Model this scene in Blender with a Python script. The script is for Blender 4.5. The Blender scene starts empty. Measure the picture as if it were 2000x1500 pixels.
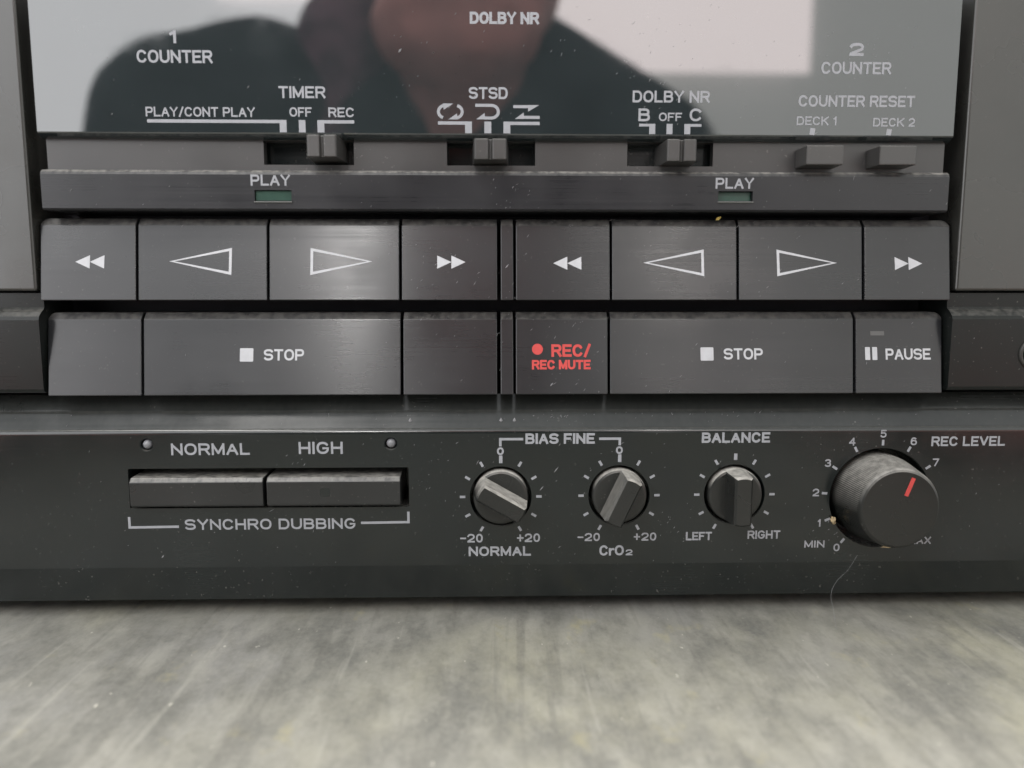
import bpy, bmesh, math, random
from mathutils import Vector, Matrix
random.seed(14)
R = math.radians
S = bpy.context.scene
COL = S.collection
K = 0.001                                   # all modelling numbers are millimetres: x right, p towards the viewer, z up from the table

# ------------------------------------------------------------------ camera
CAMZ, CAMD = 69.0, 150.0
cam_d = bpy.data.cameras.new('camera'); cam = bpy.data.objects.new('camera', cam_d); COL.objects.link(cam)
cam.location = (0, -CAMD*K, CAMZ*K); cam.rotation_euler = (R(83.0), 0, R(-1.4))
cam_d.sensor_width = 36; cam_d.lens = 27; cam_d.clip_start = 0.005; cam_d.clip_end = 50
cam_d.dof.use_dof = True; cam_d.dof.focus_distance = 0.153; cam_d.dof.aperture_fstop = 10.0
S.camera = cam

# ------------------------------------------------------------------ world, lamps, exposure
W = bpy.data.worlds.new('World'); S.world = W; W.use_nodes = True
W.node_tree.nodes['Background'].inputs[0].default_value = (0.93, 0.97, 1.0, 1)
W.node_tree.nodes['Background'].inputs[1].default_value = 0.85
def area(name, loc, target, sx, sy, power, col):
    d = bpy.data.lights.new(name, 'AREA'); d.shape = 'RECTANGLE'; d.size = sx; d.size_y = sy; d.energy = power; d.color = col
    o = bpy.data.objects.new(name, d); COL.objects.link(o); o.location = loc
    o.rotation_euler = (Vector(target)-Vector(loc)).to_track_quat('-Z', 'Y').to_euler()
    return o
area('tube_and_fill_lamp', (-0.245, -1.02, 0.70), (-0.05, -0.05, 0.07), 0.036, 0.36, 3.6, (1.0, 0.975, 0.95))
area('tube_and_fill_lamp', (0.31, -1.02, 0.90), (0.05, 0.0, 0.07), 0.03, 0.50, 1.0, (1.0, 0.97, 0.92))
area('tube_and_fill_lamp', (0.30, 0.25, 1.20), (0.0, -0.40, 0.15), 0.9, 0.30, 22.0, (1.0, 0.96, 0.92))  # added fill above the deck, brightens the mirrored face
area('ceiling_panel', (-0.55, -0.28, 1.35), (-0.05, -0.05, 0.05), 0.75, 0.25, 9.0, (1.0, 0.97, 0.93))
S.view_settings.view_transform = 'Standard'; S.view_settings.look = 'None'; S.view_settings.gamma = 1
S.view_settings.use_curve_mapping = False; S.view_settings.exposure = -0.18
S.render.engine = 'CYCLES'
S.cycles.use_denoising = True
S.cycles.max_bounces = 8

# ------------------------------------------------------------------ materials
def nodes(name):
    m = bpy.data.materials.new(name); m.use_nodes = True
    nt = m.node_tree; b = nt.nodes['Principled BSDF']
    return m, nt, b
def N(nt, t, **kw):
    n = nt.nodes.new(t)
    for k, v in kw.items():
        if hasattr(n, k): setattr(n, k, v)
        else: n.inputs[k].default_value = v
    return n
def coords(nt, scale=(1, 1, 1), rot=(0, 0, 0)):
    t = N(nt, 'ShaderNodeTexCoord'); m = N(nt, 'ShaderNodeMapping')
    m.inputs['Scale'].default_value = scale; m.inputs['Rotation'].default_value = rot
    nt.links.new(t.outputs['Object'], m.inputs[0]); return m.outputs[0]
def noise(nt, vec, scale, detail=3, rough=0.55):
    n = N(nt, 'ShaderNodeTexNoise'); n.inputs['Scale'].default_value = scale
    n.inputs['Detail'].default_value = detail; n.inputs['Roughness'].default_value = rough
    nt.links.new(vec, n.inputs['Vector']); return n.outputs['Fac']
def ramp(nt, fac, a, b, lo=0.0, hi=1.0):
    n = N(nt, 'ShaderNodeMapRange'); n.clamp = True
    n.inputs[1].default_value = a; n.inputs[2].default_value = b; n.inputs[3].default_value = lo; n.inputs[4].default_value = hi
    nt.links.new(fac, n.inputs[0]); return n.outputs[0]
def math_(nt, op, a, b):
    n = N(nt, 'ShaderNodeMath'); n.operation = op
    for i, v in enumerate((a, b)):
        if isinstance(v, (int, float)): n.inputs[i].default_value = v
        else: nt.links.new(v, n.inputs[i])
    return n.outputs[0]
def mix(nt, fac, a, b):
    n = N(nt, 'ShaderNodeMix'); n.data_type = 'RGBA'
    if isinstance(fac, (int, float)): n.inputs[0].default_value = fac
    else: nt.links.new(fac, n.inputs[0])
    for i, v in ((6, a), (7, b)):
        if isinstance(v, tuple): n.inputs[i].default_value = v + (1,)
        else: nt.links.new(v, n.inputs[i])
    return n.outputs[2]

def plastic(name, col, rough, ior=1.5, spec=0.5, dust=0.5, up=(0.30, 0.85), dmin=0.25, rvar=0.10, grain=0.0, aniso=0.0, smudge=0.0, speck=0.25):
    """moulded black plastic: dust settled on faces that look up, uneven gloss, faint hairline grain along x"""
    m, nt, b = nodes(name)
    c = coords(nt)
    big = noise(nt, c, 45, 4); fine = noise(nt, c, 900, 2)
    hair = noise(nt, coords(nt, (12, 400, 2400)), 1.0, 3)
    g = N(nt, 'ShaderNodeNewGeometry'); sx = N(nt, 'ShaderNodeSeparateXYZ'); nt.links.new(g.outputs['Normal'], sx.inputs[0])
    up = ramp(nt, sx.outputs['Z'], *up)
    d1 = math_(nt, 'MULTIPLY', up, ramp(nt, noise(nt, coords(nt, (900, 900, 420)), 1.0, 4), 0.36, 0.62, dmin*dust, dust))
    sp = math_(nt, 'MULTIPLY', ramp(nt, noise(nt, c, 1500, 1), 0.70, 0.76), ramp(nt, big, 0.42, 0.66, 0.0, speck))
    fac = math_(nt, 'MAXIMUM', d1, sp)
    base = mix(nt, ramp(nt, big, 0.3, 0.7), tuple(x*0.85 for x in col), tuple(x*1.18 for x in col))
    nt.links.new(mix(nt, fac, base, (0.44, 0.425, 0.39)), b.inputs['Base Color'])
    r = math_(nt, 'ADD', ramp(nt, big, 0.35, 0.68, rough-rvar*0.5, rough+rvar), math_(nt, 'MULTIPLY', fac, 0.3))
    if grain: r = math_(nt, 'ADD', r, ramp(nt, hair, 0.3, 0.7, -grain, grain))
    if smudge:
        sm = noise(nt, coords(nt, (60, 60, 90)), 1.0, 5, 0.62)
        r = math_(nt, 'ADD', r, ramp(nt, sm, 0.50, 0.72, 0, smudge))
    nt.links.new(r, b.inputs['Roughness'])
    b.inputs['IOR'].default_value = ior; b.inputs['Specular IOR Level'].default_value = spec
    if aniso:
        t = N(nt, 'ShaderNodeTangent'); t.direction_type = 'UV_MAP'; t.uv_map = 'grain'
        nt.links.new(t.outputs[0], b.inputs['Tangent']); b.inputs['Anisotropic'].default_value = aniso
    return m
def flat(name, col, rough=0.5, spec=0.3, var=0.12, scale=600, lo=0.35, hi=0.6):
    m, nt, b = nodes(name)
    n = noise(nt, coords(nt), scale, 3)
    nt.links.new(mix(nt, ramp(nt, n, lo, hi), tuple(x*(1-var) for x in col), col), b.inputs['Base Color'])
    b.inputs['Roughness'].default_value = rough; b.inputs['Specular IOR Level'].default_value = spec
    return m

M = {}
M['panel'] = plastic('black_panel_plastic', (0.0085, 0.0115, 0.0115), 0.17, spec=0.66, dust=0.17, up=(0.45, 0.95), dmin=0.75, grain=0.03)
M['block'] = plastic('side_block_plastic', (0.0105, 0.0125, 0.0120), 0.28, spec=0.24, dust=0.22, up=(0.45, 0.95), grain=0.02)
M['key'] = plastic('key_plastic', (0.014, 0.015, 0.017), 0.28, ior=1.6, spec=0.50, dust=0.24, rvar=0.06, grain=0.02, aniso=0.92, smudge=0.03, speck=0.08)
M['strip'] = plastic('strip_plastic', (0.018, 0.0185, 0.021), 0.31, spec=0.45, dust=0.5, grain=0.05)
M['recess'] = plastic('recess_plastic', (0.038, 0.037, 0.037), 0.40, spec=0.65, dust=0.4)
M['door'] = plastic('door_plastic', (0.034, 0.034, 0.031), 0.24, ior=1.6, spec=0.50, dust=0.3, speck=0.05)
M['gloss'] = plastic('smoked_acrylic', (0.022, 0.028, 0.030), 0.02, ior=1.62, spec=0.95, dust=0.3, rvar=0.01, smudge=0.06, speck=0.10)
M['knob'] = plastic('knob_plastic', (0.018, 0.019, 0.018), 0.30, spec=0.6, dust=0.95, up=(0.22, 0.75), dmin=0.55)
M['button'] = plastic('button_plastic', (0.018, 0.019, 0.019), 0.30, spec=0.6, dust=0.5, up=(0.35, 0.9))
M['level'] = plastic('level_knob_plastic', (0.014, 0.015, 0.014), 0.28, spec=0.55, dust=0.62, up=(0.1, 0.8), dmin=0.55)
M['slider'] = plastic('slider_plastic', (0.040, 0.039, 0.038), 0.36, spec=0.7, dust=0.5)
M['black'] = flat('cavity_black', (0.02, 0.019, 0.023), 0.6, 0.2)
M['print'] = flat('white_print', (0.315, 0.325, 0.35), 0.55, 0.2, 0.08)
M['key_print'] = flat('key_print', (0.49, 0.50, 0.525), 0.5, 0.2, 0.08)
M['dim_print'] = flat('worn_print', (0.32, 0.325, 0.35), 0.55, 0.2, 0.2)
M['red'] = flat('red_print', (0.55, 0.075, 0.07), 0.5, 0.2, 0.10)
M['green'] = flat('green_lens', (0.035, 0.075, 0.058), 0.25, 0.5)
M['lamp'] = flat('clear_lens', (0.20, 0.205, 0.22), 0.25, 0.5)
M['pause_lens'] = flat('grey_lens', (0.10, 0.10, 0.10), 0.4, 0.4)
M['metal'] = flat('dull_metal', (0.035, 0.034, 0.032), 0.4, 0.5)
M['dust'] = flat('dust_fibre', (0.28, 0.28, 0.29), 0.9, 0.1)
M['sill'] = flat('lit_lamp_sill', (0.13, 0.135, 0.13), 0.5, 0.4)  # lighter than the strip: the light caught by the lip is in the colour
M['crumb'] = flat('tan_crumb', (0.52, 0.41, 0.25), 0.9, 0.1, 0.3)
M['rubber'] = flat('foot_rubber', (0.02, 0.02, 0.02), 0.8, 0.2)

# ------------------------------------------------------------------ mesh helpers (x, p, z in mm -> metres, y = -p)
def put(name, bm, mat, parent=None, uv=False, smooth=False):
    for v in bm.verts: v.co = Vector((v.co.x*K, -v.co.y*K, v.co.z*K))
    bmesh.ops.recalc_face_normals(bm, faces=bm.faces)
    me = bpy.data.meshes.new(name)
    if uv:
        l = bm.loops.layers.uv.new('grain')
        for f in bm.faces:
            for lp in f.loops: lp[l].uv = (lp.vert.co.z*10, lp.vert.co.x*10)
    if smooth:
        for f in bm.faces: f.smooth = True
    bm.to_mesh(me); bm.free()
    o = bpy.data.objects.new(name, me); COL.objects.link(o); me.materials.append(mat)
    if parent is not None:
        o.parent = parent
        if parent.type == 'EMPTY': o.location = -Vector(parent.location)
    return o
def prism(poly, a, b, axis, bm=None):
    """poly in the two other axes; axis 0 = x, 1 = p, 2 = z"""
    bm = bm or bmesh.new()
    def pt(u, w, t):
        return ((t, u, w), (u, t, w), (u, w, t))[axis]
    A = [bm.verts.new(pt(u, w, a)) for u, w in poly]; B = [bm.verts.new(pt(u, w, b)) for u, w in poly]
    n = len(poly)
    bm.faces.new(A); bm.faces.new(B[::-1])
    for i in range(n): bm.faces.new((A[i], A[(i+1) % n], B[(i+1) % n], B[i]))
    return bm
def box(x0, x1, p0, p1, z0, z1, bm=None):
    return prism([(x0, p0), (x1, p0), (x1, p1), (x0, p1)], z0, z1, 2, bm)
def bev(bm, off, seg=2, edges=None):
    bmesh.ops.recalc_face_normals(bm, faces=bm.faces)
    bmesh.ops.bevel(bm, geom=list(edges if edges is not None else bm.edges), offset=off, segments=seg, affect='EDGES', profile=0.5, clamp_overlap=True)
    return bm
def lathe(cx, cz, prof, n=64, mod=None, bm=None):
    """prof: (radius, p) from back to front, axis along p"""
    bm = bm or bmesh.new(); rings = []
    for j, (r, p) in enumerate(prof):
        if r <= 1e-6: rings.append([bm.verts.new((cx, p, cz))]); continue
        rings.append([bm.verts.new((cx+math.sin(2*math.pi*i/n)*r*(mod(i, j) if mod else 1), p, cz+math.cos(2*math.pi*i/n)*r*(mod(i, j) if mod else 1))) for i in range(n)])
    for a, b in zip(rings, rings[1:]):
        for i in range(n):
            k = (i+1) % n
            if len(b) == 1: bm.faces.new((a[i], a[k], b[0]))
            elif len(a) == 1: bm.faces.new((a[0], b[k], b[i]))
            else: bm.faces.new((a[i], a[k], b[k], b[i]))
    if len(rings[0]) > 1: bm.faces.new(rings[0])
    return bm
def cut(o, cutters):
    """boolean openings: cutters is a bmesh of closed solids"""
    c = put('cutter', cutters, M['black'])
    c.matrix_world = o.matrix_world.copy() if o.parent is None else Matrix()
    par, loc = o.parent, o.location.copy(); o.parent = None; o.location = (0, 0, 0)
    md = o.modifiers.new('holes', 'BOOLEAN'); md.object = c; md.operation = 'DIFFERENCE'; md.solver = 'EXACT'
    bpy.context.view_layer.update()
    me = bpy.data.meshes.new_from_object(o.evaluated_get(bpy.context.evaluated_depsgraph_get()))
    o.modifiers.clear(); old = o.data; o.data = me; bpy.data.meshes.remove(old)
    cm = c.data; bpy.data.objects.remove(c); bpy.data.meshes.remove(cm)
    o.parent = par; o.location = loc
    return o
def tag(o, label, cat=None, group=None, kind=None):
    o['label'] = label
    if cat: o['category'] = cat
    if group: o['group'] = group
    if kind: o['kind'] = kind
    return o
def empty(name, x, y, z):
    o = bpy.data.objects.new(name, None); COL.objects.link(o); o.location = (x*K, y*K, z*K); o.empty_display_size = 0.02
    return o

# ------------------------------------------------------------------ lettering: a stroke alphabet like the deck's wide silk-screened capitals
def se(a0, a1, cx=.5, cy=.5, rx=.5, ry=.5, n=14, e=2.25):
    out = []
    for i in range(n+1):
        a = R(a0+(a1-a0)*i/n); c, s = math.cos(a), math.sin(a)
        out.append((cx+rx*math.copysign(abs(c)**(2/e), c), cy+ry*math.copysign(abs(s)**(2/e), s)))
    return out
def glyphs():
    G = {}
    G['A'] = (1.0, [[(0, 0), (.455, .91)], [(1, 0), (.545, .91)], [(.28, .33), (.72, .33)]])
    G['B'] = (.95, [[(0, 0), (0, 1)], [(.06, 1)] + se(90, -90, .60, .765, .34, .235, 8) + [(.06, .53)], [(.06, .53)] + se(90, -90, .62, .265, .38, .265, 8) + [(.06, 0)]])
    G['C'] = (1.0, [se(38, 322, n=22)])
    G['D'] = (.98, [[(0, 0), (0, 1)] + se(90, -90, .5, .5, .5, .5, 14) + ['close']])
    G['E'] = (.85, [[(1, 1), (0, 1), (0, 0), (1, 0)], [(.1, .5), (.84, .5)]])
    G['F'] = (.82, [[(1, 1), (0, 1), (0, 0)], [(.1, .5), (.8, .5)]])
    G['G'] = (1.02, [se(38, 338, n=22) + [(1, .46), (.58, .46)]])
    G['H'] = (.95, [[(0, 0), (0, 1)], [(1, 0), (1, 1)], [(.1, .5), (.9, .5)]])
    G['I'] = (.0, [[(0, 0), (0, 1)]])
    G['K'] = (.95, [[(0, 0), (0, 1)], [(1, 1), (.05, .42)], [(.35, .6), (1, 0)]])
    G['L'] = (.80, [[(0, 1), (0, 0), (1, 0)]])
    G['M'] = (1.12, [[(0, 0), (0, 1)], [(1, 0), (1, 1)], [(.03, .92), (.485, .12)], [(.97, .92), (.515, .12)]])
    G['N'] = (.98, [[(0, 0), (0, 1)], [(1, 0), (1, 1)], [(.05, .92), (.95, .08)]])
    G['O'] = (1.05, [se(0, 360, n=28)[:-1] + ['close']])
    G['P'] = (.92, [[(0, 0), (0, 1)], [(.06, 1)] + se(90, -90, .64, .72, .36, .28, 8) + [(.06, .44)]])
    G['R'] = (.96, [[(0, 0), (0, 1)], [(.06, 1)] + se(90, -90, .64, .74, .36, .26, 8) + [(.06, .48)], [(.66, .40), (1, 0)]])
    G['S'] = (.98, [se(28, 270, .5, .755, .5, .245, 14) + se(90, -152, .5, .265, .5, .265, 14)[1:]])
    G['T'] = (.92, [[(0, 1), (1, 1)], [(.5, .9), (.5, 0)]])
    G['U'] = (.98, [[(0, 1), (0, .42)] + se(180, 360, .5, .42, .5, .42, 12) + [(1, 1)]])
    G['V'] = (1.0, [[(0, 1), (.455, .09)], [(1, 1), (.545, .09)]])
    G['X'] = (.95, [[(0, 1), (1, 0)], [(1, 1), (0, 0)]])
    G['Y'] = (.98, [[(0, 1), (.5, .46), (1, 1)], [(.5, .4), (.5, 0)]])
    G['r'] = (.45, [[(0, 0), (0, .66)], [(0, .40)] + se(160, 80, .9, .2, .9, .46, 5)])
    G['/'] = (.55, [[(0, -.05), (1, 1.05)]])
    G['-'] = (.6, [[(0, .48), (1, .48)]])
    G['+'] = (.7, [[(0, .48), (1, .48)], [(.5, .1), (.5, .86)]])
    G['0'] = (.72, [se(0, 360, n=22)[:-1] + ['close']])
    G['1'] = (.30, [[(1, 0), (1, 1)], [(0, .78), (.8, .95)]])
    G['2'] = (.82, [se(165, -40, .5, .70, .5, .30, 12) + [(.08, .10)], [(0, 0), (1, 0)]])
    G['3'] = (.80, [se(150, -85, .5, .76, .46, .24, 10), se(85, -150, .5, .26, .5, .26, 10)])
    G['4'] = (.85, [[(.75, 0), (.75, 1)], [(.66, .90), (.06, .36)], [(0, .28), (1, .28)]])
    G['5'] = (.80, [[(.92, 1), (.12, 1), (.05, .52)] + se(110, -150, .47, .32, .5, .32, 12)])
    G['6'] = (.80, [se(52, 176, .5, .5, .5, .5, 10), se(0, 360, .5, .31, .5, .31, 20)[:-1] + ['close']])
    G['7'] = (.80, [[(0, 1), (1, 1)], [(.93, .88), (.35, 0)]])
    G['8'] = (.80, [se(0, 360, .5, .76, .44, .24, 16)[:-1] + ['close'], se(0, 360, .5, .27, .5, .27, 16)[:-1] + ['close']])
    G['9'] = (.80, [[(.2, 0), (.86, .50)] + se(-30, 330, .5, .70, .5, .30, 18)])
    return G
GL = glyphs()
LIFT = [0.0]
def ribbon(bm, pts, w, surf, closed=False, cap=False):
    """a flat printed stroke of width w along pts (x, z), laid on surf(x, z) -> p"""
    q = [pts[0]]
    for a in pts[1:]:
        if (a[0]-q[-1][0])**2+(a[1]-q[-1][1])**2 > 1e-6: q.append(a)
    if closed and (q[0][0]-q[-1][0])**2+(q[0][1]-q[-1][1])**2 < 1e-6: q.pop()
    if cap and not closed:                    # square ends, so that every stroke reaches the base and cap lines
        for i0, i1 in ((0, 1), (-1, -2)):
            dx, dz = q[i0][0]-q[i1][0], q[i0][1]-q[i1][1]; l = math.hypot(dx, dz)
            q[i0] = (q[i0][0]+dx/l*w*.5, q[i0][1]+dz/l*w*.5)
    n = len(q); L, Rr = [], []
    LIFT[0] = (LIFT[0]+0.004) % 0.02; lift = 0.03+LIFT[0]
    def nrm(a, b):
        dx, dz = b[0]-a[0], b[1]-a[1]; l = math.hypot(dx, dz); return (-dz/l, dx/l)
    for i in range(n):
        a = q[i-1] if (i > 0 or closed) else None
        b = q[(i+1) % n] if (i < n-1 or closed) else None
        if a is None: m = nrm(q[i], b); k = 1
        elif b is None: m = nrm(a, q[i]); k = 1
        else:
            n1, n2 = nrm(a, q[i]), nrm(q[i], b); mx, mz = n1[0]+n2[0], n1[1]+n2[1]; l = math.hypot(mx, mz) or 1e-6
            m = (mx/l, mz/l); k = 1/max(m[0]*n1[0]+m[1]*n1[1], .3)
            if k > 1.5: k = 1.12 if cap else min(k, 1.9)
        x, z = q[i]; h = w/2*k
        for sgn, lst in ((1, L), (-1, Rr)):
            vx, vz = x+sgn*m[0]*h, z+sgn*m[1]*h
            lst.append(bm.verts.new((vx, surf(vx, vz)+lift, vz)))
    for i in range(n if closed else n-1):
        j = (i+1) % n
        bm.faces.new((L[i], L[j], Rr[j], Rr[i]))
def layout(s, h, t, gap):
    """stroke list of a word, width in mm"""
    x = 0; out = []
    for ch in s:
        if ch == ' ': x += h*.55; continue
        w, st = GL[ch]; w = w*h*.92
        for pl in st:
            closed = pl[-1] == 'close'
            out.append(([(x+t/2+u*w, t/2+v*(h-t)) for u, v in (pl[:-1] if closed else pl)], closed))
        x += w+t+gap
    return out, x-gap
def text(parent, s, x0, z0, x1, h, surf=lambda x, z: 0.0, mat=None, t=0.182, gap=None, slope=0.0, name='lettering', label=None):
    """word s with its baseline at z0, spread between x0 and x1"""
    tt = h*t; st, w = layout(s, h, tt, h*.20 if gap is None else gap)
    k = (x1-x0)/w; bm = bmesh.new()
    for pts, cl in st:
        ribbon(bm, [(x0+u*k, z0+v+slope*u*k) for u, v in pts], tt, surf, cl, True)
    o = put(name, bm, mat or M['print'], parent)
    o['label'] = label or 'printed lettering reading ' + s
    return o
def strokes(parent, lines, w, surf=lambda x, z: 0.0, mat=None, name='printed_line', closed=False):
    bm = bmesh.new()
    for l in lines: ribbon(bm, l, w, surf, closed)
    return put(name, bm, mat or M['print'], parent)
def fill(parent, polys, surf=lambda x, z: 0.0, mat=None, name='symbol'):
    bm = bmesh.new()
    for pl in polys: bm.faces.new([bm.verts.new((x, surf(x, z)+0.035, z)) for x, z in pl])
    return put(name, bm, mat or M['print'], parent)
def roundrect(x0, x1, z0, z1, r, n=4):
    out = []
    for cx, cz, a in ((x1-r, z1-r, 0), (x0+r, z1-r, 90), (x0+r, z0+r, 180), (x1-r, z0+r, 270)):
        for i in range(n+1): out.append((cx+r*math.cos(R(a+90*i/n)), cz+r*math.sin(R(a+90*i/n))))
    return out

# ------------------------------------------------------------------ the table and the room that the gloss mirrors
def table_material():
    m, nt, b = nodes('scuffed_table')
    streak = noise(nt, coords(nt, (190, 80, 1), (0, 0, R(6))), 1.0, 8, 0.66)
    streak2 = noise(nt, coords(nt, (260, 120, 1), (0, 0, R(-4))), 1.0, 8, 0.68)
    blot = noise(nt, coords(nt, (46, 36, 1)), 1.0, 8, 0.66)
    tint = noise(nt, coords(nt, (15, 14, 1)), 1.0, 4)
    flecks = noise(nt, coords(nt, (620, 300, 1)), 1.0, 2)
    dirt = noise(nt, coords(nt, (85, 60, 1)), 1.0, 6, 0.65)
    long_ = noise(nt, coords(nt, (300, 16, 1)), 1.0, 4, 0.6)
    grit = noise(nt, coords(nt, (1100, 700, 1)), 1.0, 4, 0.75)
    c = mix(nt, ramp(nt, tint, 0.42, 0.66), (0.239, 0.236, 0.221), (0.280, 0.272, 0.211))
    c = mix(nt, ramp(nt, blot, 0.38, 0.58, 0.0, 1.0), (0.144, 0.144, 0.129), c)
    c = mix(nt, ramp(nt, streak, 0.48, 0.68, 0.0, 0.45), c, (0.350, 0.342, 0.298))
    c = mix(nt, ramp(nt, streak2, 0.49, 0.68, 0.0, 0.5), c, (0.116, 0.115, 0.101))
    c = mix(nt, ramp(nt, long_, 0.56, 0.66, 0.0, 0.42), c, (0.120, 0.118, 0.105))
    c = mix(nt, ramp(nt, long_, 0.37, 0.30, 0.0, 0.32), c, (0.383, 0.375, 0.331))
    c = mix(nt, ramp(nt, grit, 0.35, 0.70, 0.0, 0.24), c, (0.383, 0.375, 0.331))
    c = mix(nt, ramp(nt, dirt, 0.60, 0.72, 0.0, 0.5), c, (0.383, 0.350, 0.202))
    c = mix(nt, ramp(nt, flecks, 0.715, 0.77, 0.0, 0.7), c, (0.576, 0.557, 0.478))
    nt.links.new(c, b.inputs['Base Color'])
    nt.links.new(ramp(nt, streak, 0.3, 0.7, 0.42, 0.62), b.inputs['Roughness'])
    b.inputs['Specular IOR Level'].default_value = 0.35
    bp = N(nt, 'ShaderNodeBump'); bp.inputs['Strength'].default_value = 0.25; bp.inputs['Distance'].default_value = 0.0002
    nt.links.new(streak2, bp.inputs['Height']); nt.links.new(bp.outputs[0], b.inputs['Normal'])
    return m
bm = box(-700, 700, -420, 400, -25, 2.7); bev(bm, 2.0)
tb = put('table_top', bm, table_material())
tag(tb, 'scuffed pale grey table top streaked with scratches under the black deck', kind='structure')

wm, nt, b = nodes('painted_wall')
nt.links.new(mix(nt, noise(nt, coords(nt), 3.0, 3), (0.68, 0.68, 0.66), (0.74, 0.74, 0.73)), b.inputs['Base Color']); b.inputs['Roughness'].default_value = 0.85
wl = put('wall', box(-2600, 2600, 1200, 1230, -760, 1900), wm)
tag(wl, 'pale painted wall behind the viewer, mirrored in the glossy window', kind='structure')
def lit_pane(name, x0, x1, z0, z1, L, col, label, p=1186):
    m, nt, b = nodes(name+'_glow')
    b.inputs['Base Color'].default_value = (0.3, 0.3, 0.3, 1); b.inputs['Emission Color'].default_value = col+(1,); b.inputs['Emission Strength'].default_value = L
    o = put('glow_pane', box(x0, x1, p, p+5, z0, z1), m)
    tag(o, label, 'window blind', 'daylit blinds behind the viewer')
lit_pane('bright', -40, 520, 422, 640, 5.6, (1.0, 0.885, 0.87), 'brightest daylit blind, right of the person in the reflection', 1150)
lit_pane('narrow', -440, -250, 530, 700, 6.6, (1.0, 0.91, 0.90), 'narrow bright daylit blind above the shoulder in the reflection', 1150)
lit_pane('left', -2400, -30, -300, 1850, 3.9, (0.985, 0.985, 1.0), 'wide pale glowing sheet added before the wall on the left of the reflection')  # added glowing sheet, stands in for a brightly lit wall
lit_pane('right', -20, 2400, -300, 1850, 1.4, (1.0, 1.0, 0.95), 'dimmer greenish grey glowing sheet added before the wall on the right of the reflection')  # plain wall here; this glow is added to light the deck

# ------------------------------------------------------------------ the photographer, seen only as a reflection
def blob(bm, a, b, ra, rb, sq=(1, 1, 1), n=14):
    """tapered capsule / ellipsoid between a and b (x, y, z mm world, y negative towards the viewer)"""
    a, b = Vector(a), Vector(b); d = b-a; L = d.length
    steps = max(1, int(L/max(min(ra, rb)*0.45, 1.5)))
    for i in range(steps+1):
        t = i/steps; c = a.lerp(b, t); r = ra+(rb-ra)*t
        bmesh.ops.create_icosphere(bm, subdivisions=2, radius=1.0, matrix=Matrix.Translation((c.x, -c.y, c.z)) @ Matrix.Diagonal((r*sq[0], r*sq[1], r*sq[2], 1)))
def fused(name, bm, voxel, mat, parent, it=6):
    o = put(name, bm, mat, parent)
    m = o.modifiers.new('fuse', 'REMESH'); m.mode = 'VOXEL'; m.voxel_size = voxel*K
    s = o.modifiers.new('soft', 'SMOOTH'); s.factor = 0.5; s.iterations = it
    bpy.context.view_layer.update()
    me = bpy.data.meshes.new_from_object(o.evaluated_get(bpy.context.evaluated_depsgraph_get()))
    o.modifiers.clear(); old = o.data; o.data = me; bpy.data.meshes.remove(old)
    for p in me.polygons: p.use_smooth = True
    return o
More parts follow.
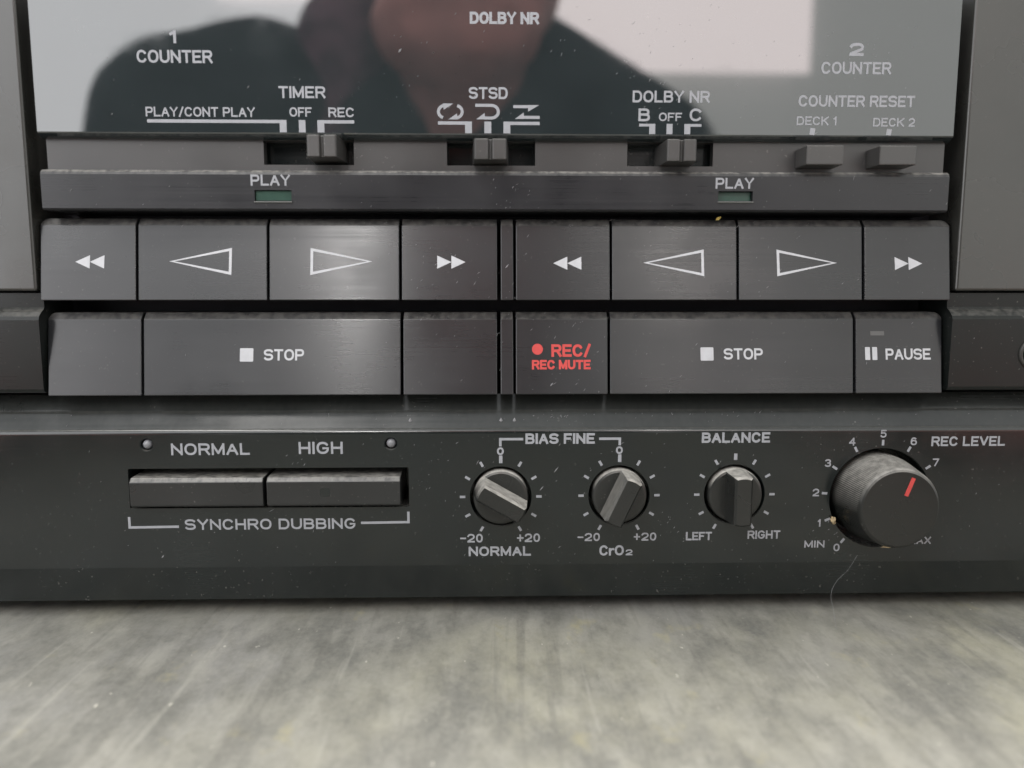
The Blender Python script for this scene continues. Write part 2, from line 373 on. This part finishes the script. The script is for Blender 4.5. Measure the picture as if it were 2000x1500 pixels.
def build_person():
    e = empty('person', -40, -560, -320)
    skin = flat('skin', (0.84, 0.38, 0.345), 0.5, 0.4, 0.2, 40)
    cloth = flat('dark_jacket_cloth', (0.020, 0.024, 0.027), 0.9, 0.1, 0.3, 60)
    hoodc = flat('plum_scarf_cloth', (0.22, 0.12, 0.155), 0.9, 0.1, 0.5, 60)
    hairm = flat('dark_hair', (0.02, 0.014, 0.012), 0.6, 0.3, 0.4, 300)
    bm = bmesh.new()
    # head (chin low, tilted towards x+ at the crown), jaw, nose, ears, neck
    blob(bm, (-12, -462, 330), (-6, -470, 362), 72, 70, (1.0, 1.22, 1.08))
    blob(bm, (-22, -440, 268), (-16, -450, 300), 56, 64, (1.15, 1.0, 1.0))
    blob(bm, (-28, -424, 244), (-26, -430, 258), 36, 42, (1.55, 1, .9))
    blob(bm, (-19, -386, 303), (-17, -394, 325), 11, 8)
    blob(bm, (-23, -392, 272), (-22, -394, 276), 15, 15, (1.5, .6, .55))
    for sx in (-1, 1): blob(bm, (-12+sx*73, -470, 318), (-10+sx*74, -474, 345), 8, 12, (.6, 1, 1.2))
    blob(bm, (-34, -500, 190), (-20, -480, 270), 58, 55)
    # torso and arms
    blob(bm, (-45, -600, -300), (-45, -560, -40), 140, 150, (1.15, .72, 1)); blob(bm, (-45, -560, -40), (-40, -530, 110), 150, 125, (1.2, .72, 1))
    for sx, sh, el, wr in ((-1, (-200, -520, 165), (-285, -470, -20), (-215, -255, 26)), (1, (125, -520, 140), (225, -470, -20), (205, -255, 26))):
        blob(bm, sh, el, 52, 40); blob(bm, el, wr, 40, 27)
        blob(bm, wr, (wr[0]-sx*-6, wr[1]+62, 26), 27, 24, (1.35, 1, .62))
        for k, (dx, ln) in enumerate(((-30, 62), (-11, 78), (9, 84), (28, 72))):
            f0 = Vector((wr[0]+dx, wr[1]+72, 28)); f1 = f0+Vector((dx*.10, ln*.5, 6)); f2 = f1+Vector((0, ln*.45, -18))
            blob(bm, f0, f1, 10, 9); blob(bm, f1, f2, 9, 8)
        t0 = Vector((wr[0]-sx*30, wr[1]+22, 24)); t1 = t0+Vector((-sx*26, 34, 0)); t2 = t1+Vector((-sx*6, 30, -6))
        blob(bm, t0, t1, 13, 11); blob(bm, t1, t2, 11, 9)
    fused('body', bm, 6, skin, e, 4)
    bm = bmesh.new()
    blob(bm, (-45, -600, -310), (-45, -560, -40), 152, 160, (1.18, .76, 1)); blob(bm, (-45, -560, -40), (-45, -530, 95), 160, 138, (1.25, .76, 1))
    blob(bm, (-240, -500, 190), (-185, -500, 205), 85, 82); blob(bm, (-185, -500, 205), (-110, -505, 205), 80, 62); blob(bm, (-110, -500, 200), (30, -500, 182), 60, 52); blob(bm, (25, -515, 250), (130, -510, 180), 52, 58)
    for sx, sh, el, wr in ((-1, (-240, -500, 185), (-305, -470, -15), (-218, -268, 34)), (1, (132, -512, 178), (232, -470, -15), (207, -268, 34))):
        blob(bm, sh, el, 84 if sx < 0 else 58, 56); blob(bm, el, wr, 54, 38)
    fused('jacket', bm, 9, cloth, e, 8)
    bm = bmesh.new()
    blob(bm, (-128, -478, 190), (-112, -480, 262), 40, 42); blob(bm, (-112, -480, 262), (-104, -488, 282), 42, 36); blob(bm, (-128, -478, 190), (-60, -470, 180), 34, 26)
    blob(bm, (-60, -470, 172), (30, -478, 176), 24, 24)
    fused('scarf', bm, 7, hoodc, e, 6)
    bm = bmesh.new()
    blob(bm, (-8, -486, 352), (-4, -490, 376), 80, 76, (1.02, 1.16, 1.05))
    h = fused('hair', bm, 7, hairm, e, 4)
    for sx in (-1, 1):
        bm = bmesh.new(); bmesh.ops.create_icosphere(bm, subdivisions=3, radius=12, matrix=Matrix.Translation((-13+sx*31, 389, 334)))
        put('eye', bm, flat('eye_white', (0.5, 0.48, 0.46), 0.2, 0.5), e, smooth=True)
    return tag(e, 'person in a dark jacket leaning in, mirrored in the glossy window', 'person')
build_person()

# ------------------------------------------------------------------ the cassette deck
X0 = 1.65
DL, DR = -213.0, 216.0
deck = tag(empty('cassette_deck', X0, 120, 0), 'black double cassette deck with rows of transport keys and small knobs', 'cassette deck')
bm = box(DL+1, DR-1, -260, -12.6, 6.6, 128); bev(bm, 0.8)
put('chassis', bm, M['black'], deck)
for fx in (-170, 173):
    for fp in (-30, -235):
        bm = bmesh.new(); bmesh.ops.create_cone(bm, cap_ends=True, segments=32, radius1=14, radius2=15, depth=4.0, matrix=Matrix.Translation((fx, fp, 4.7)))
        put('foot', bm, M['rubber'], deck)

# lower control panel: bent bottom strip, flat face, rounded ledge, sloping shelf under the keys
prof = [(-1.9, 6.2), (0, 13.7), (0, 40.7)] + [(-1.1+1.1*math.cos(R(a)), 40.75+1.1*math.sin(R(a))) for a in range(8, 63, 6)] + [(-2.6, 44.55), (-3.0, 45.0), (-5.0, 48.0), (-9, 48.3), (-12.5, 48.3), (-12.5, 6.3)]
panel = put('control_panel', prism(prof, DL, DR, 0), M['panel'], deck)
BIAS = [(1.42, 27.85), (25.2, 27.95), (48.55, 28.0)]
LEV = (78.3, 27.05)
c = bmesh.new()
for x, z in BIAS: lathe(x, z, [(6.05, -10), (6.05, -.35), (6.35, .4), (0, .4)], 64, bm=c)
lathe(LEV[0], LEV[1], [(10.2, -10), (10.2, -.35), (10.5, .4), (0, .4)], 96, bm=c)
for x, z in ((-68.2, 38.75), (-20.35, 38.75)): lathe(x, z, [(1.15, -4), (1.15, -.3), (1.5, .3), (0, .3)], 32, bm=c)
prism(roundrect(-72.1, -16.9, 25.9, 33.95, .35), -9, 1, 1, c)
cut(panel, c)

# side blocks either side of the keys
bp = [(-12.5, 49.0), (-1.0, 49.0), (-.3, 49.25), (0, 49.8), (0, 63.2), (-.25, 63.9), (-1.1, 64.7), (-1.9, 65.2), (-2.2, 65.6), (-2.2, 68.35), (-12.5, 68.35)]
bl = put('side_block', prism(bp, DL, -87.25, 0), M['block'], deck)
br = put('side_block', prism(bp, 90.75, DR, 0), M['block'], deck)
cut(br, lathe(107.85, 56.3, [(3.3, -11), (3.3, .4), (0, .4)], 48))
put('socket_ring', lathe(107.85, 56.3, [(2.6, -10), (3.25, -10), (3.25, .25), (3.05, .45), (2.7, .45), (2.55, .2), (2.55, -9.5)], 48), M['metal'], br, smooth=True)

# cassette doors
for x0, x1, lab in ((DL, -87.75, 'cassette door left of the keys'), (91.55, DR, 'cassette door right of the keys')):
    bm = box(x0, x1, -12.5, -1.0, 68.75, 127); bev(bm, .5, 3)
    o = put('cassette_door', bm, M['door'], deck); o['label'] = lab

# glossy window above the sliders
wp = [(-5.5, 97.3), (-1.6, 97.3), (-.9, 97.55), (-.12, 98.05), (0, 98.3), (0, 126.5), (-5.5, 126.5)]
window = put('display_window', prism(wp, -84.9, 88.4, 0), M['gloss'], deck)
window['label'] = 'smoked glossy window printed with counter and switch lettering'

# recessed slider strip
sl = put('slider_strip', box(-84.6, 88.1, -4.4, -2.2, 90.5, 98.6), M['recess'], deck)
SLOT = [(-43.75, -26.6), (-8.8, 8.2), (26.0, 42.7)]
c = bmesh.new()
for a, b_ in SLOT: box(a, b_, -6, -1, 92.75, 97.25, c)
cut(sl, c)
put('slot_plate', box(-60, 60, -6.2, -5.6, 91.0, 98.5), M['panel'], sl)
for (xa, xb, za, zb), nm in (((-34.3, -28.75, 93.35, 97.3), 'timer'), ((-3.5, 2.62, 93.0, 96.75), 'stsd'), ((32.45, 38.1, 92.8, 96.8), 'noise')):
    mx = (xa+xb)/2
    poly = [(xa-.5, -5.5), (xb+.5, -5.5), (xb, 3.2), (xb-.25, 3.5), (mx+.42, 3.5), (mx+.18, 2.7), (mx-.18, 2.7), (mx-.42, 3.5), (xa+.25, 3.5), (xa, 3.2)]
    bm = prism(poly, za, zb, 2); bev(bm, .16, 2)
    k = put('slider_knob', bm, M['slider'], deck)
for xa in (58.85, 72.75):
    bm = prism([(xa-.1, -2.1), (xa+7.3, -2.1), (xa+7.15, 3.0), (xa+.05, 3.0)], 92.35, 95.9, 2); bev(bm, .18, 2)
    put('reset_button', bm, M['slider'], deck)

# strip with the play lamps
pp = [(-12, 83.95), (-.4, 83.95), (0, 84.3), (0, 90.6), (-.2, 91.05), (-.75, 91.5), (-2.1, 91.6), (-12, 91.6)]
strip = put('lamp_strip', prism(pp, -84.95, 88.2, 0), M['strip'], deck)
LEDS = [(-45.15, -38.2, 85.75, 87.75), (43.35, 50.05, 85.95, 87.8)]
c = bmesh.new()
for a, b_, z0, z1 in LEDS: box(a, b_, -4, 1, z0, z1, c)
cut(strip, c)
for i, (a, b_, z0, z1) in enumerate(LEDS):
    bm = box(a+.03, b_-.03, -3.5, -.5 if i == 0 else -1.1, z0+.03, z1-.03); bev(bm, .08, 1)
    lens = put('play_lamp', bm, M['green'], strip)
    lens['label'] = 'dull green play lamp'
    bm = prism([(-1, z0-.42), (.05, z0-.42), (.28, z0-.30), (.28, z0-.16), (-.25, z0-.01), (-1, z0-.01)], a-.1, b_+.1, 0); bev(bm, .03, 1)
    put('lamp_sill', bm, M['sill'], strip)

# transport keys
TIP, TIPT = 0.0, -2.95
def key_surf(z0, z1):
    return lambda x, z: TIP+(z-z0)/(z1-z0)*(TIPT-TIP)
def key(x0, x1, zb, zt, corner=0, name='transport_key'):
    prof = [(-11, zb+.2), (-.6, zb), (0, zb), (TIPT, zt-1.35), (TIPT-1.25, zt), (-11, zt)]
    bm = prism(prof, x0, x1, 0)
    for v in bm.verts:                       # the keys spread very slightly towards their tops
        if v.co.z > zt-2 and abs(x0) > 2: v.co.x *= 1.008
    if corner:
        xs = (x0 if corner < 0 else x1)*1.008
        bev(bm, 1.1, 4, [e for e in bm.edges if all(abs(v.co.x-xs) < 1e-4 and abs(v.co.z-zt) < 1e-4 for v in e.verts)])
    bev(bm, .16, 2)
    return put(name, bm, M['key'], deck, uv=True), key_surf(zb, zt-1.35)
UB, UT, LB, LT = 66.98, 82.75, 48.5, 64.55
UK = [(-86.6, -68.55), (-68.1, -43.55), (-43.1, -18.15), (-17.65, .8), (4.45, 22.75), (23.2, 47.65), (48.1, 72.45), (72.95, 89.95)]
LK = [(-86.5, -68.55), (-68.1, -18.2), (-17.65, .75), (4.45, 22.6), (23.1, 71.7), (72.2, 89.6)]
def dbl(o, s, xc, zc, d):            # double solid triangles
    h, w = 1.28, 2.75
    fill(o, [[(xc+d*(k*w), zc+h), (xc+d*(k*w), zc-h), (xc+d*((k+1)*w), zc)] for k in (-1, 0)], s, M['key_print'], name='double_arrow')
def tri(o, s, xc, zc, d):            # long outlined triangle
    w, h = 11.2, 4.6
    strokes(o, [[(xc-d*w/2, zc+h/2), (xc-d*w/2, zc-h/2), (xc+d*w/2, zc)]], .52, s, M['key_print'], name='outline_arrow', closed=True)
ZU = UB+7.1
for i, (a, b_) in enumerate(UK):
    o, s = key(a, b_, UB, UT, -1 if i == 0 else (1 if i == 7 else 0))
    j = i % 4
    xc = ((-77.55, None, None, -8.1), (14.5, None, None, 82.0))[i//4][j] if j in (0, 3) else ((0, -56.35, -29.5, 0), (0, 35.5, 61.65, 0))[i//4][j]
    zc = ZU+(.25 if i < 4 else .05)
    if j == 0: dbl(o, s, xc, zc, -1)
    elif j == 3: dbl(o, s, xc, zc, 1)
    else: tri(o, s, xc, zc+.1, -1 if j == 1 else 1)
    o['label'] = ('rewind key', 'reverse play key', 'forward play key', 'fast forward key')[j] + (' of the first deck' if i < 4 else ' of the second deck')
ZL = 56.35
for i, (a, b_) in enumerate(LK):
    o, s = key(a, b_, LB, LT, -1 if i == 0 else (1 if i == 5 else 0))
    if i in (1, 4):
        x = -48.4 if i == 1 else 42.55
        fill(o, [roundrect(x-1.3, x+1.3, ZL-1.35, ZL+1.25, .18)], s, M['key_print'], name='stop_square')
        x = -45.0 if i == 1 else 45.95
        text(o, 'STOP', x, ZL-1.15, x+7.75, 2.2, s, M['key_print'])
        o['label'] = 'wide stop key of the first deck' if i == 1 else 'wide stop key of the second deck'
    if i == 3:
        fill(o, [[(8.75+1.08*math.cos(R(q*15)), 57.3+1.08*math.sin(R(q*15))) for q in range(24)]], s, M['red'], 'record_dot')
        text(o, 'REC/', 11.6, 55.8, 19.25, 2.45, s, M['red'], .21)
        text(o, 'REC MUTE', 7.7, 53.35, 19.2, 1.85, s, M['red'], .23)
        o['label'] = 'record key with red lettering'
    if i == 5:
        for x in (74.9, 76.35): fill(o, [roundrect(x-.5, x+.5, ZL-1.3, ZL+1.25, .12)], s, M['key_print'], name='pause_bar')
        text(o, 'PAUSE', 78.6, ZL-1.25, 87.6, 2.2, s, M['key_print'])
        fill(o, [[(75.6, 59.9), (78.4, 59.9), (78.4, 60.75), (75.6, 60.75)]], s, M['pause_lens'], 'pause_lamp')
        o['label'] = 'pause key with small lamp window'
    if i in (0, 2): o['label'] = 'blank key at the left end of the lower row' if i == 0 else 'blank key right of the first stop key'
key(1.5, 3.95, UB, UT, 0, 'key_divider'); key(1.45, 3.95, LB, LT, 0, 'key_divider')

# synchro dubbing buttons and their lamps
for xa, xb in ((-71.3, -45.35), (-44.65, -18.45)):
    bm = prism([(-8, 26.5), (1.2, 26.5), (1.6, 26.9), (1.6, 31.5), (.9, 32.3), (-8, 32.7)], xa, xb, 0); bev(bm, .18, 2)
    o = put('dubbing_button', bm, M['button'], deck)
    if xa > -50: fill(o, [roundrect(-34.2, -32.2, 28.5, 30.2, .4)], lambda x, z: 1.6, M['panel'], 'worn_patch')
for x, z in ((-68.2, 38.75), (-20.35, 38.75)):
    put('indicator_lamp', lathe(x, z, [(.95, -3.9), (.95, -.7), (.8, -.3), (.45, 0), (0, .1)], 24), M['lamp'], panel, smooth=True)

# small rotary knobs with a raised grip bar
def bias_knob(x, z, ang, lab):
    ca, sa = math.cos(R(ang)), math.sin(R(ang))
    o = put('rotary_knob', lathe(x, z, [(5.5, -9.5), (5.5, .35), (5.3, .75), (4.9, .9), (0, .9)], 72), M['knob'], deck)
    o['label'] = lab
    bm = bmesh.new(); rings = []
    for p, hw, r in ((.3, 2.1, 5.35), (5.6, 1.75, 5.0), (6.1, 1.35, 4.6)):
        pts = []
        for i in range(9):
            a = -hw+2*hw*i/8; pts.append((a, math.sqrt(r*r-a*a)))
        for i in range(9):
            a = hw-2*hw*i/8; pts.append((a, -math.sqrt(r*r-a*a)))
        rings.append([bm.verts.new((x+u*ca+w*sa, p, z-u*sa+w*ca)) for u, w in pts])
    for a, b_ in zip(rings, rings[1:]):
        for i in range(18): bm.faces.new((a[i], a[(i+1) % 18], b_[(i+1) % 18], b_[i]))
    bm.faces.new(rings[-1]); bm.faces.new(rings[0][::-1])
    put('grip_bar', bm, M['knob'], o)
bias_knob(*BIAS[0], 120, 'dusty bias knob turned to the lower right')
bias_knob(*BIAS[1], 25, 'bias knob turned to the upper right')
bias_knob(*BIAS[2], 0, 'balance knob set upright')

# record level knob
mod = lambda i, j: (1.0+(.003 if i % 2 else -.003)) if j in (1, 2, 3) else 1.0
lk = put('level_knob', lathe(LEV[0], LEV[1], [(8.95, -9.5), (8.95, .2), (8.85, 1.0), (8.0, 7.1), (7.9, 7.4), (7.65, 7.8), (7.3, 8.0), (0, 8.0)], 280, mod), M['level'], deck)
lk['label'] = 'large knurled recording level knob with red pointer'
s20, c20 = math.sin(R(20)), math.cos(R(20))
strokes(lk, [[(LEV[0]+s20*2.75, LEV[1]+c20*2.75), (LEV[0]+s20*6.5, LEV[1]+c20*6.5)]], 0.82, lambda x, z: 8.0, M['red'], 'pointer_mark')

# ------------------------------------------------------------------ printing on the control panel
def ticks(x, z, angs, r0, r1, w=.55):
    for a in angs:
        s_, c_ = math.sin(R(a)), math.cos(R(a))
        strokes(panel, [[(x+s_*r0, z+c_*r0), (x+s_*r1, z+c_*r1)]], w, name='tick_mark')
for i, (x, z) in enumerate(BIAS):
    ticks(x, z, [a for a in range(-150, 151, 30) if a], 7.1, 8.2, .5)
    ticks(x, z, [0], 6.85 if i < 2 else 7.1, 8.4, .68)
text(panel, 'NORMAL', -63.4, 36.65, -48.1, 2.35); text(panel, 'HIGH', -38.45, 36.75, -29.85, 2.45)
text(panel, 'SYNCHRO DUBBING', -61.5, 21.45, -27.7, 2.2)
strokes(panel, [[(-72.4, 24.2), (-72.4, 22.05), (-62.7, 22.15)]], .5, name='bracket_line'); strokes(panel, [[(-26.6, 22.65), (-17.1, 22.75), (-17.1, 24.9)]], .5, name='bracket_line')
text(panel, 'BIAS FINE', 6.4, 38.55, 20.1, 2.15, t=.22)
strokes(panel, [[(1.35, 38.1), (1.35, 39.55), (5.9, 39.55)]], .5, name='bracket_line'); strokes(panel, [[(21.0, 39.55), (25.15, 39.55), (25.15, 38.2)]], .5, name='bracket_line')
for x, z in ((1.35, 36.35), (25.1, 36.45)): text(panel, '0', x-.68, z, x+.68, 1.55, t=.24)
text(panel, '-20', -6.75, 18.4, -2.25, 1.8, t=.19); text(panel, '+20', 4.7, 18.4, 9.3, 1.8, t=.19)
text(panel, 'NORMAL', -5.05, 15.55, 7.45, 2.0, t=.21)
text(panel, '-20', 16.95, 18.5, 21.45, 1.7, t=.19, mat=M['dim_print']); text(panel, '+20', 28.35, 18.5, 32.9, 1.7, t=.19, mat=M['dim_print'])
text(panel, 'CrO', 21.45, 15.45, 26.3, 2.15, t=.2, label='printed lettering of the oxide tape setting'); text(panel, '2', 26.75, 15.45, 28.15, 1.25, t=.22)
text(panel, 'BALANCE', 41.65, 38.6, 55.3, 2.12, t=.22)
text(panel, 'LEFT', 39.0, 18.5, 44.2, 1.75, t=.2, mat=M['dim_print']); text(panel, 'RIGHT', 51.6, 18.7, 58.2, 1.75, t=.2, mat=M['dim_print'])
text(panel, 'REC LEVEL', 88.2, 37.7, 103.15, 2.0, t=.2)
text(panel, 'MIN', 63.3, 16.75, 67.45, 1.5, t=.2, mat=M['dim_print']); text(panel, 'MAX', 84.7, 17.35, 89.4, 1.5, t=.2, mat=M['dim_print'])
for n in range(8):          # 8 to 10 are not to be seen beside the knob
    a = (n-5)*28.2
    ticks(LEV[0], LEV[1], [a], 10.85, 12.0, .5)
    rr = 13.25 if n not in (1, 2, 3) else 13.2
    xc, zc = LEV[0]+math.sin(R(a))*rr, LEV[1]+math.cos(R(a))*rr
    w = 1.25 if n not in (1, 10) else (.5 if n == 1 else 1.9)
    text(panel, str(n), xc-w/2, zc-.8, xc+w/2, 1.6, t=.19, mat=M['dim_print'])

# ------------------------------------------------------------------ printing on the lamp strip and the window
text(strip, 'PLAY', -45.75, 88.55, -38.4, 2.05); text(strip, 'PLAY', 42.8, 88.25, 50.1, 2.05)
text(window, '1', -59.6, 114.2, -58.35, 2.3, t=.22, mat=M['print'])
text(window, 'COUNTER', -65.7, 110.7, -51.95, 2.3)
text(window, 'DOLBY NR', -4.1, 118.05, 8.6, 2.15, t=.23)
text(window, 'TIMER', -39.9, 104.55, -31.3, 2.15)
text(window, 'PLAY/CONT PLAY', -64.65, 101.1, -44.5, 1.75, t=.17)
text(window, 'OFF', -38.0, 101.2, -33.95, 1.7, t=.18); text(window, 'REC', -30.75, 101.15, -26.0, 1.75, t=.18)
text(window, 'STSD', -4.4, 104.6, 2.8, 2.15)
text(window, 'DOLBY NR', 26.5, 104.15, 41.05, 2.15)
text(window, 'B', 27.65, 100.7, 29.8, 2.35); text(window, 'OFF', 31.55, 100.75, 35.9, 1.55, t=.18); text(window, 'C', 37.4, 100.75, 39.7, 2.35)
text(window, '2', 67.35, 112.85, 70.2, 2.35, t=.22)
text(window, 'COUNTER', 62.25, 109.55, 75.5, 2.2)
text(window, 'COUNTER RESET', 58.2, 103.55, 80.45, 2.1)
text(window, 'DECK 1', 57.95, 100.15, 65.55, 1.6, t=.17); text(window, 'DECK 2', 72.7, 99.95, 80.7, 1.6, t=.17)
def wl_(pts, w, nm='switch_line'): strokes(window, [pts], w, name=nm)
ZB_ = 98.35
wl_([(-64.5, 100.3), (-38.75, 100.3)], .6); wl_([(-39.3, 100.6), (-39.3, ZB_)], 1.3)
wl_([(-35.75, 100.6), (-35.75, ZB_)], 1.25); wl_([(-32.25, 100.6), (-32.25, ZB_)], 1.3); wl_([(-31.6, 100.3), (-26.0, 100.3)], .6)
wl_([(-10.3, 100.2), (-5.2, 100.2)], .6); wl_([(-4.55, 100.5), (-4.55, ZB_)], 1.3); wl_([(-.9, 100.5), (-.9, ZB_)], 1.3); wl_([(2.7, 100.5), (2.7, ZB_)], 1.3); wl_([(3.35, 100.2), (8.9, 100.2)], .6)
wl_([(27.8, 100.0), (29.9, 100.0)], .5); wl_([(30.3, 100.25), (30.3, ZB_)], 1.15); wl_([(33.6, 100.25), (33.6, ZB_)], 1.15); wl_([(37.0, 100.25), (37.0, ZB_)], 1.15); wl_([(37.6, 100.0), (39.7, 100.0)], .5)
wl_([(61.1, 99.6), (60.95, ZB_)], .95); wl_([(75.9, 99.5), (75.75, ZB_)], .95)
# tape direction symbols: endless loop, round trip, one way
def arcs(cx, cz, r, a0, a1, n=12): return [(cx+r*1.12*math.cos(R(a0+(a1-a0)*i/n)), cz+r*math.sin(R(a0+(a1-a0)*i/n))) for i in range(n+1)]
strokes(window, [arcs(-8.9, 102.25, 1.15, 95, 250)], .55, name='tape_symbol'); strokes(window, [arcs(-7.0, 102.25, 1.15, 75, -85)], .55, name='tape_symbol')
fill(window, [[(-9.35, 103.75), (-7.35, 103.75), (-9.2, 102.6)], [(-8.35, 100.85), (-6.6, 100.85), (-6.7, 101.95)]], name='arrow_head')
strokes(window, [[(-3.25, 103.45), (-.2, 103.45)] + arcs(-.2, 102.3, 1.15, 88, -88) + [(-1.6, 101.15)]], .55, name='tape_symbol')
fill(window, [[(-3.1, 100.9), (-1.4, 100.9), (-1.5, 102.05)]], name='arrow_head')
strokes(window, [[(3.9, 103.25), (6.8, 103.25)]], .55, name='tape_symbol'); strokes(window, [[(5.1, 101.3), (8.9, 101.3)]], .55, name='tape_symbol')
fill(window, [[(6.7, 103.55), (8.8, 103.55), (6.7, 102.35)], [(4.2, 101.0), (5.9, 101.0), (5.9, 102.2)]], name='arrow_head')

# ------------------------------------------------------------------ dust, crumbs and a hair
def fleck(bm, x, p, z, ln, w, ang):
    dx, dz = math.cos(ang), math.sin(ang); nx, nz = -dz, dx
    a = bm.verts.new((x-dx*ln/2, p+.04, z-dz*ln/2)); b_ = bm.verts.new((x+dx*ln/2, p+.05, z+dz*ln/2))
    c_ = bm.verts.new((x+nx*w/2, p+.05, z+nz*w/2)); d_ = bm.verts.new((x-nx*w/2, p+.05, z-nz*w/2)); t_ = bm.verts.new((x, p+.05+w*.5, z))
    for f in ((a, d_, t_), (d_, b_, t_), (b_, c_, t_), (c_, a, t_)): bm.faces.new(f)
def face_p(x, z):
    if 98.4 < z < 122 and -84.5 < x < 88: return 0
    if 84.4 < z < 90.5 and -84.5 < x < 88: return 0
    for zb, zt in ((UB, UT), (LB, LT)):
        if zb+.2 < z < zt-1.4 and -86 < x < 89: return key_surf(zb, zt-1.35)(x, z)
        if zt-1.3 < z < zt-.1 and -86 < x < 89: return TIPT-(z-(zt-1.35))*.93
    if 49.9 < z < 63 and (x < -87.5 or x > 91.5): return 0
    if 13.8 < z < 40.8:
        if any((x-a)**2+(z-b_)**2 < 6.6**2 for a, b_ in BIAS) or (x-LEV[0])**2+(z-LEV[1])**2 < 10.6**2: return None
        if -72.5 < x < -16.5 and 25.4 < z < 34.3: return None
        return 0
    if 42.0 < z < 44.5: return -.9-(z-41.95)*.65
    return None
CL = [(random.gauss(8, 40), random.uniform(14, 120), random.uniform(1.5, 5)) for _ in range(26)]
bm = bmesh.new(); n = 0
while n < 520:
    u = random.random()
    if u < .55:
        cx_, cz_, cs_ = random.choice(CL); x, z = random.gauss(cx_, cs_*1.6), random.gauss(cz_, cs_)
    else: x, z = (random.gauss(8, 42) if u < .85 else random.uniform(-95, 105)), random.uniform(14, 122)
    if random.random() < .16: z = random.choice((UT, UT, LT, 44.6))-random.uniform(.1, 1.5)
    if -86 < x < -25 and z > 45 and random.random() < .7: continue
    p = face_p(x, z)
    if p is None: continue
    ln = min(random.lognormvariate(-.75, .5), 1.7)
    fleck(bm, x, p, z, ln*.8, random.uniform(.05, .12) if ln < 1 else .10, R(random.gauss(52, 14))); n += 1
for x, z, ln, w in ((-17.2, 113.2, 1.0, .4), (-45.5, 106.5, .7, .2), (2.7, 73.5, 1.3, .25), (-70.9, 101.5, .5, .2), (-3.3, 105.2, 1.2, .1), (11.5, 50.4, 1.0, .3), (33.4, 101.2, .9, .25), (-66.2, 16.0, .9, .3), (12.5, 33.3, 1.6, .2), (9.6, 29.5, 1.3, .2)):
    p = face_p(x, z); fleck(bm, x, p or 0, z, ln, w, R(52))
# pale marks painting in the key-gap reflections on the ledge
for x in (-16.6, 1.5, 4.2): fleck(bm, x, -.9-(43-41.95)*.65, 43.0, 1.3, .7, R(88))
tag(put('dust', bm, M['dust']), 'pale dust flecks and lint scattered over the black front, with painted reflections on the ledge', kind='stuff')

def crumb(x, p, z, sx, sp, sz, mat, label, seed, ang=0, group=None):
    rnd = random.Random(seed); bm = bmesh.new()
    bmesh.ops.create_icosphere(bm, subdivisions=2, radius=1)
    for v in bm.verts:
        v.co *= 1+rnd.uniform(-.28, .28); a = R(ang)
        u, w = v.co.x*sx, v.co.z*sz
        v.co = Vector((x+u*math.cos(a)-w*math.sin(a), p+v.co.y*sp, z+u*math.sin(a)+w*math.cos(a)))
    return tag(put('crumb', bm, mat), label, 'crumb')
crumb(68.9, .35, 22.6, .5, .4, .85, M['crumb'], 'tan crumb stuck at the lower left of the big level knob', 3, 20)
crumb(77.5, 6.9, 19.35, 1.9, .5, .28, M['crumb'], 'flat tan flake under the bottom rim of the big level knob', 5, 2)
crumb(44.3, -2.7, 82.9, .55, .35, .32, flat('yellow_crumb', (.55, .42, .12), .8), 'tiny yellow crumb on the top edge of a transport key', 9, 25)

cu = bpy.data.curves.new('hair_curve', 'CURVE'); cu.dimensions = '3D'; cu.bevel_depth = 0.000022; cu.bevel_resolution = 1
pts = [(72.4, 4.0, 16.5), (70.6, 4.2, 13.6), (68.3, 4.0, 10.8), (67.3, 4.5, 8.4), (67.5, 5.2, 6.2), (67.6, 6.0, 4.2), (67.3, 7.5, 2.75)]
sp = cu.splines.new('BEZIER'); sp.bezier_points.add(len(pts)-1)
for q, (x, p, z) in zip(sp.bezier_points, pts):
    q.co = (x*K, -p*K, z*K); q.handle_left_type = q.handle_right_type = 'AUTO'
cu.materials.append(M['dust'])
tmp = bpy.data.objects.new('hair_curve', cu); COL.objects.link(tmp); bpy.context.view_layer.update()
hm = bpy.data.meshes.new_from_object(tmp.evaluated_get(bpy.context.evaluated_depsgraph_get())); bpy.data.objects.remove(tmp)
ho = bpy.data.objects.new('hair_fibre', hm); COL.objects.link(ho)
tag(ho, 'thin pale hair hanging below the big level knob to the table', 'hair')
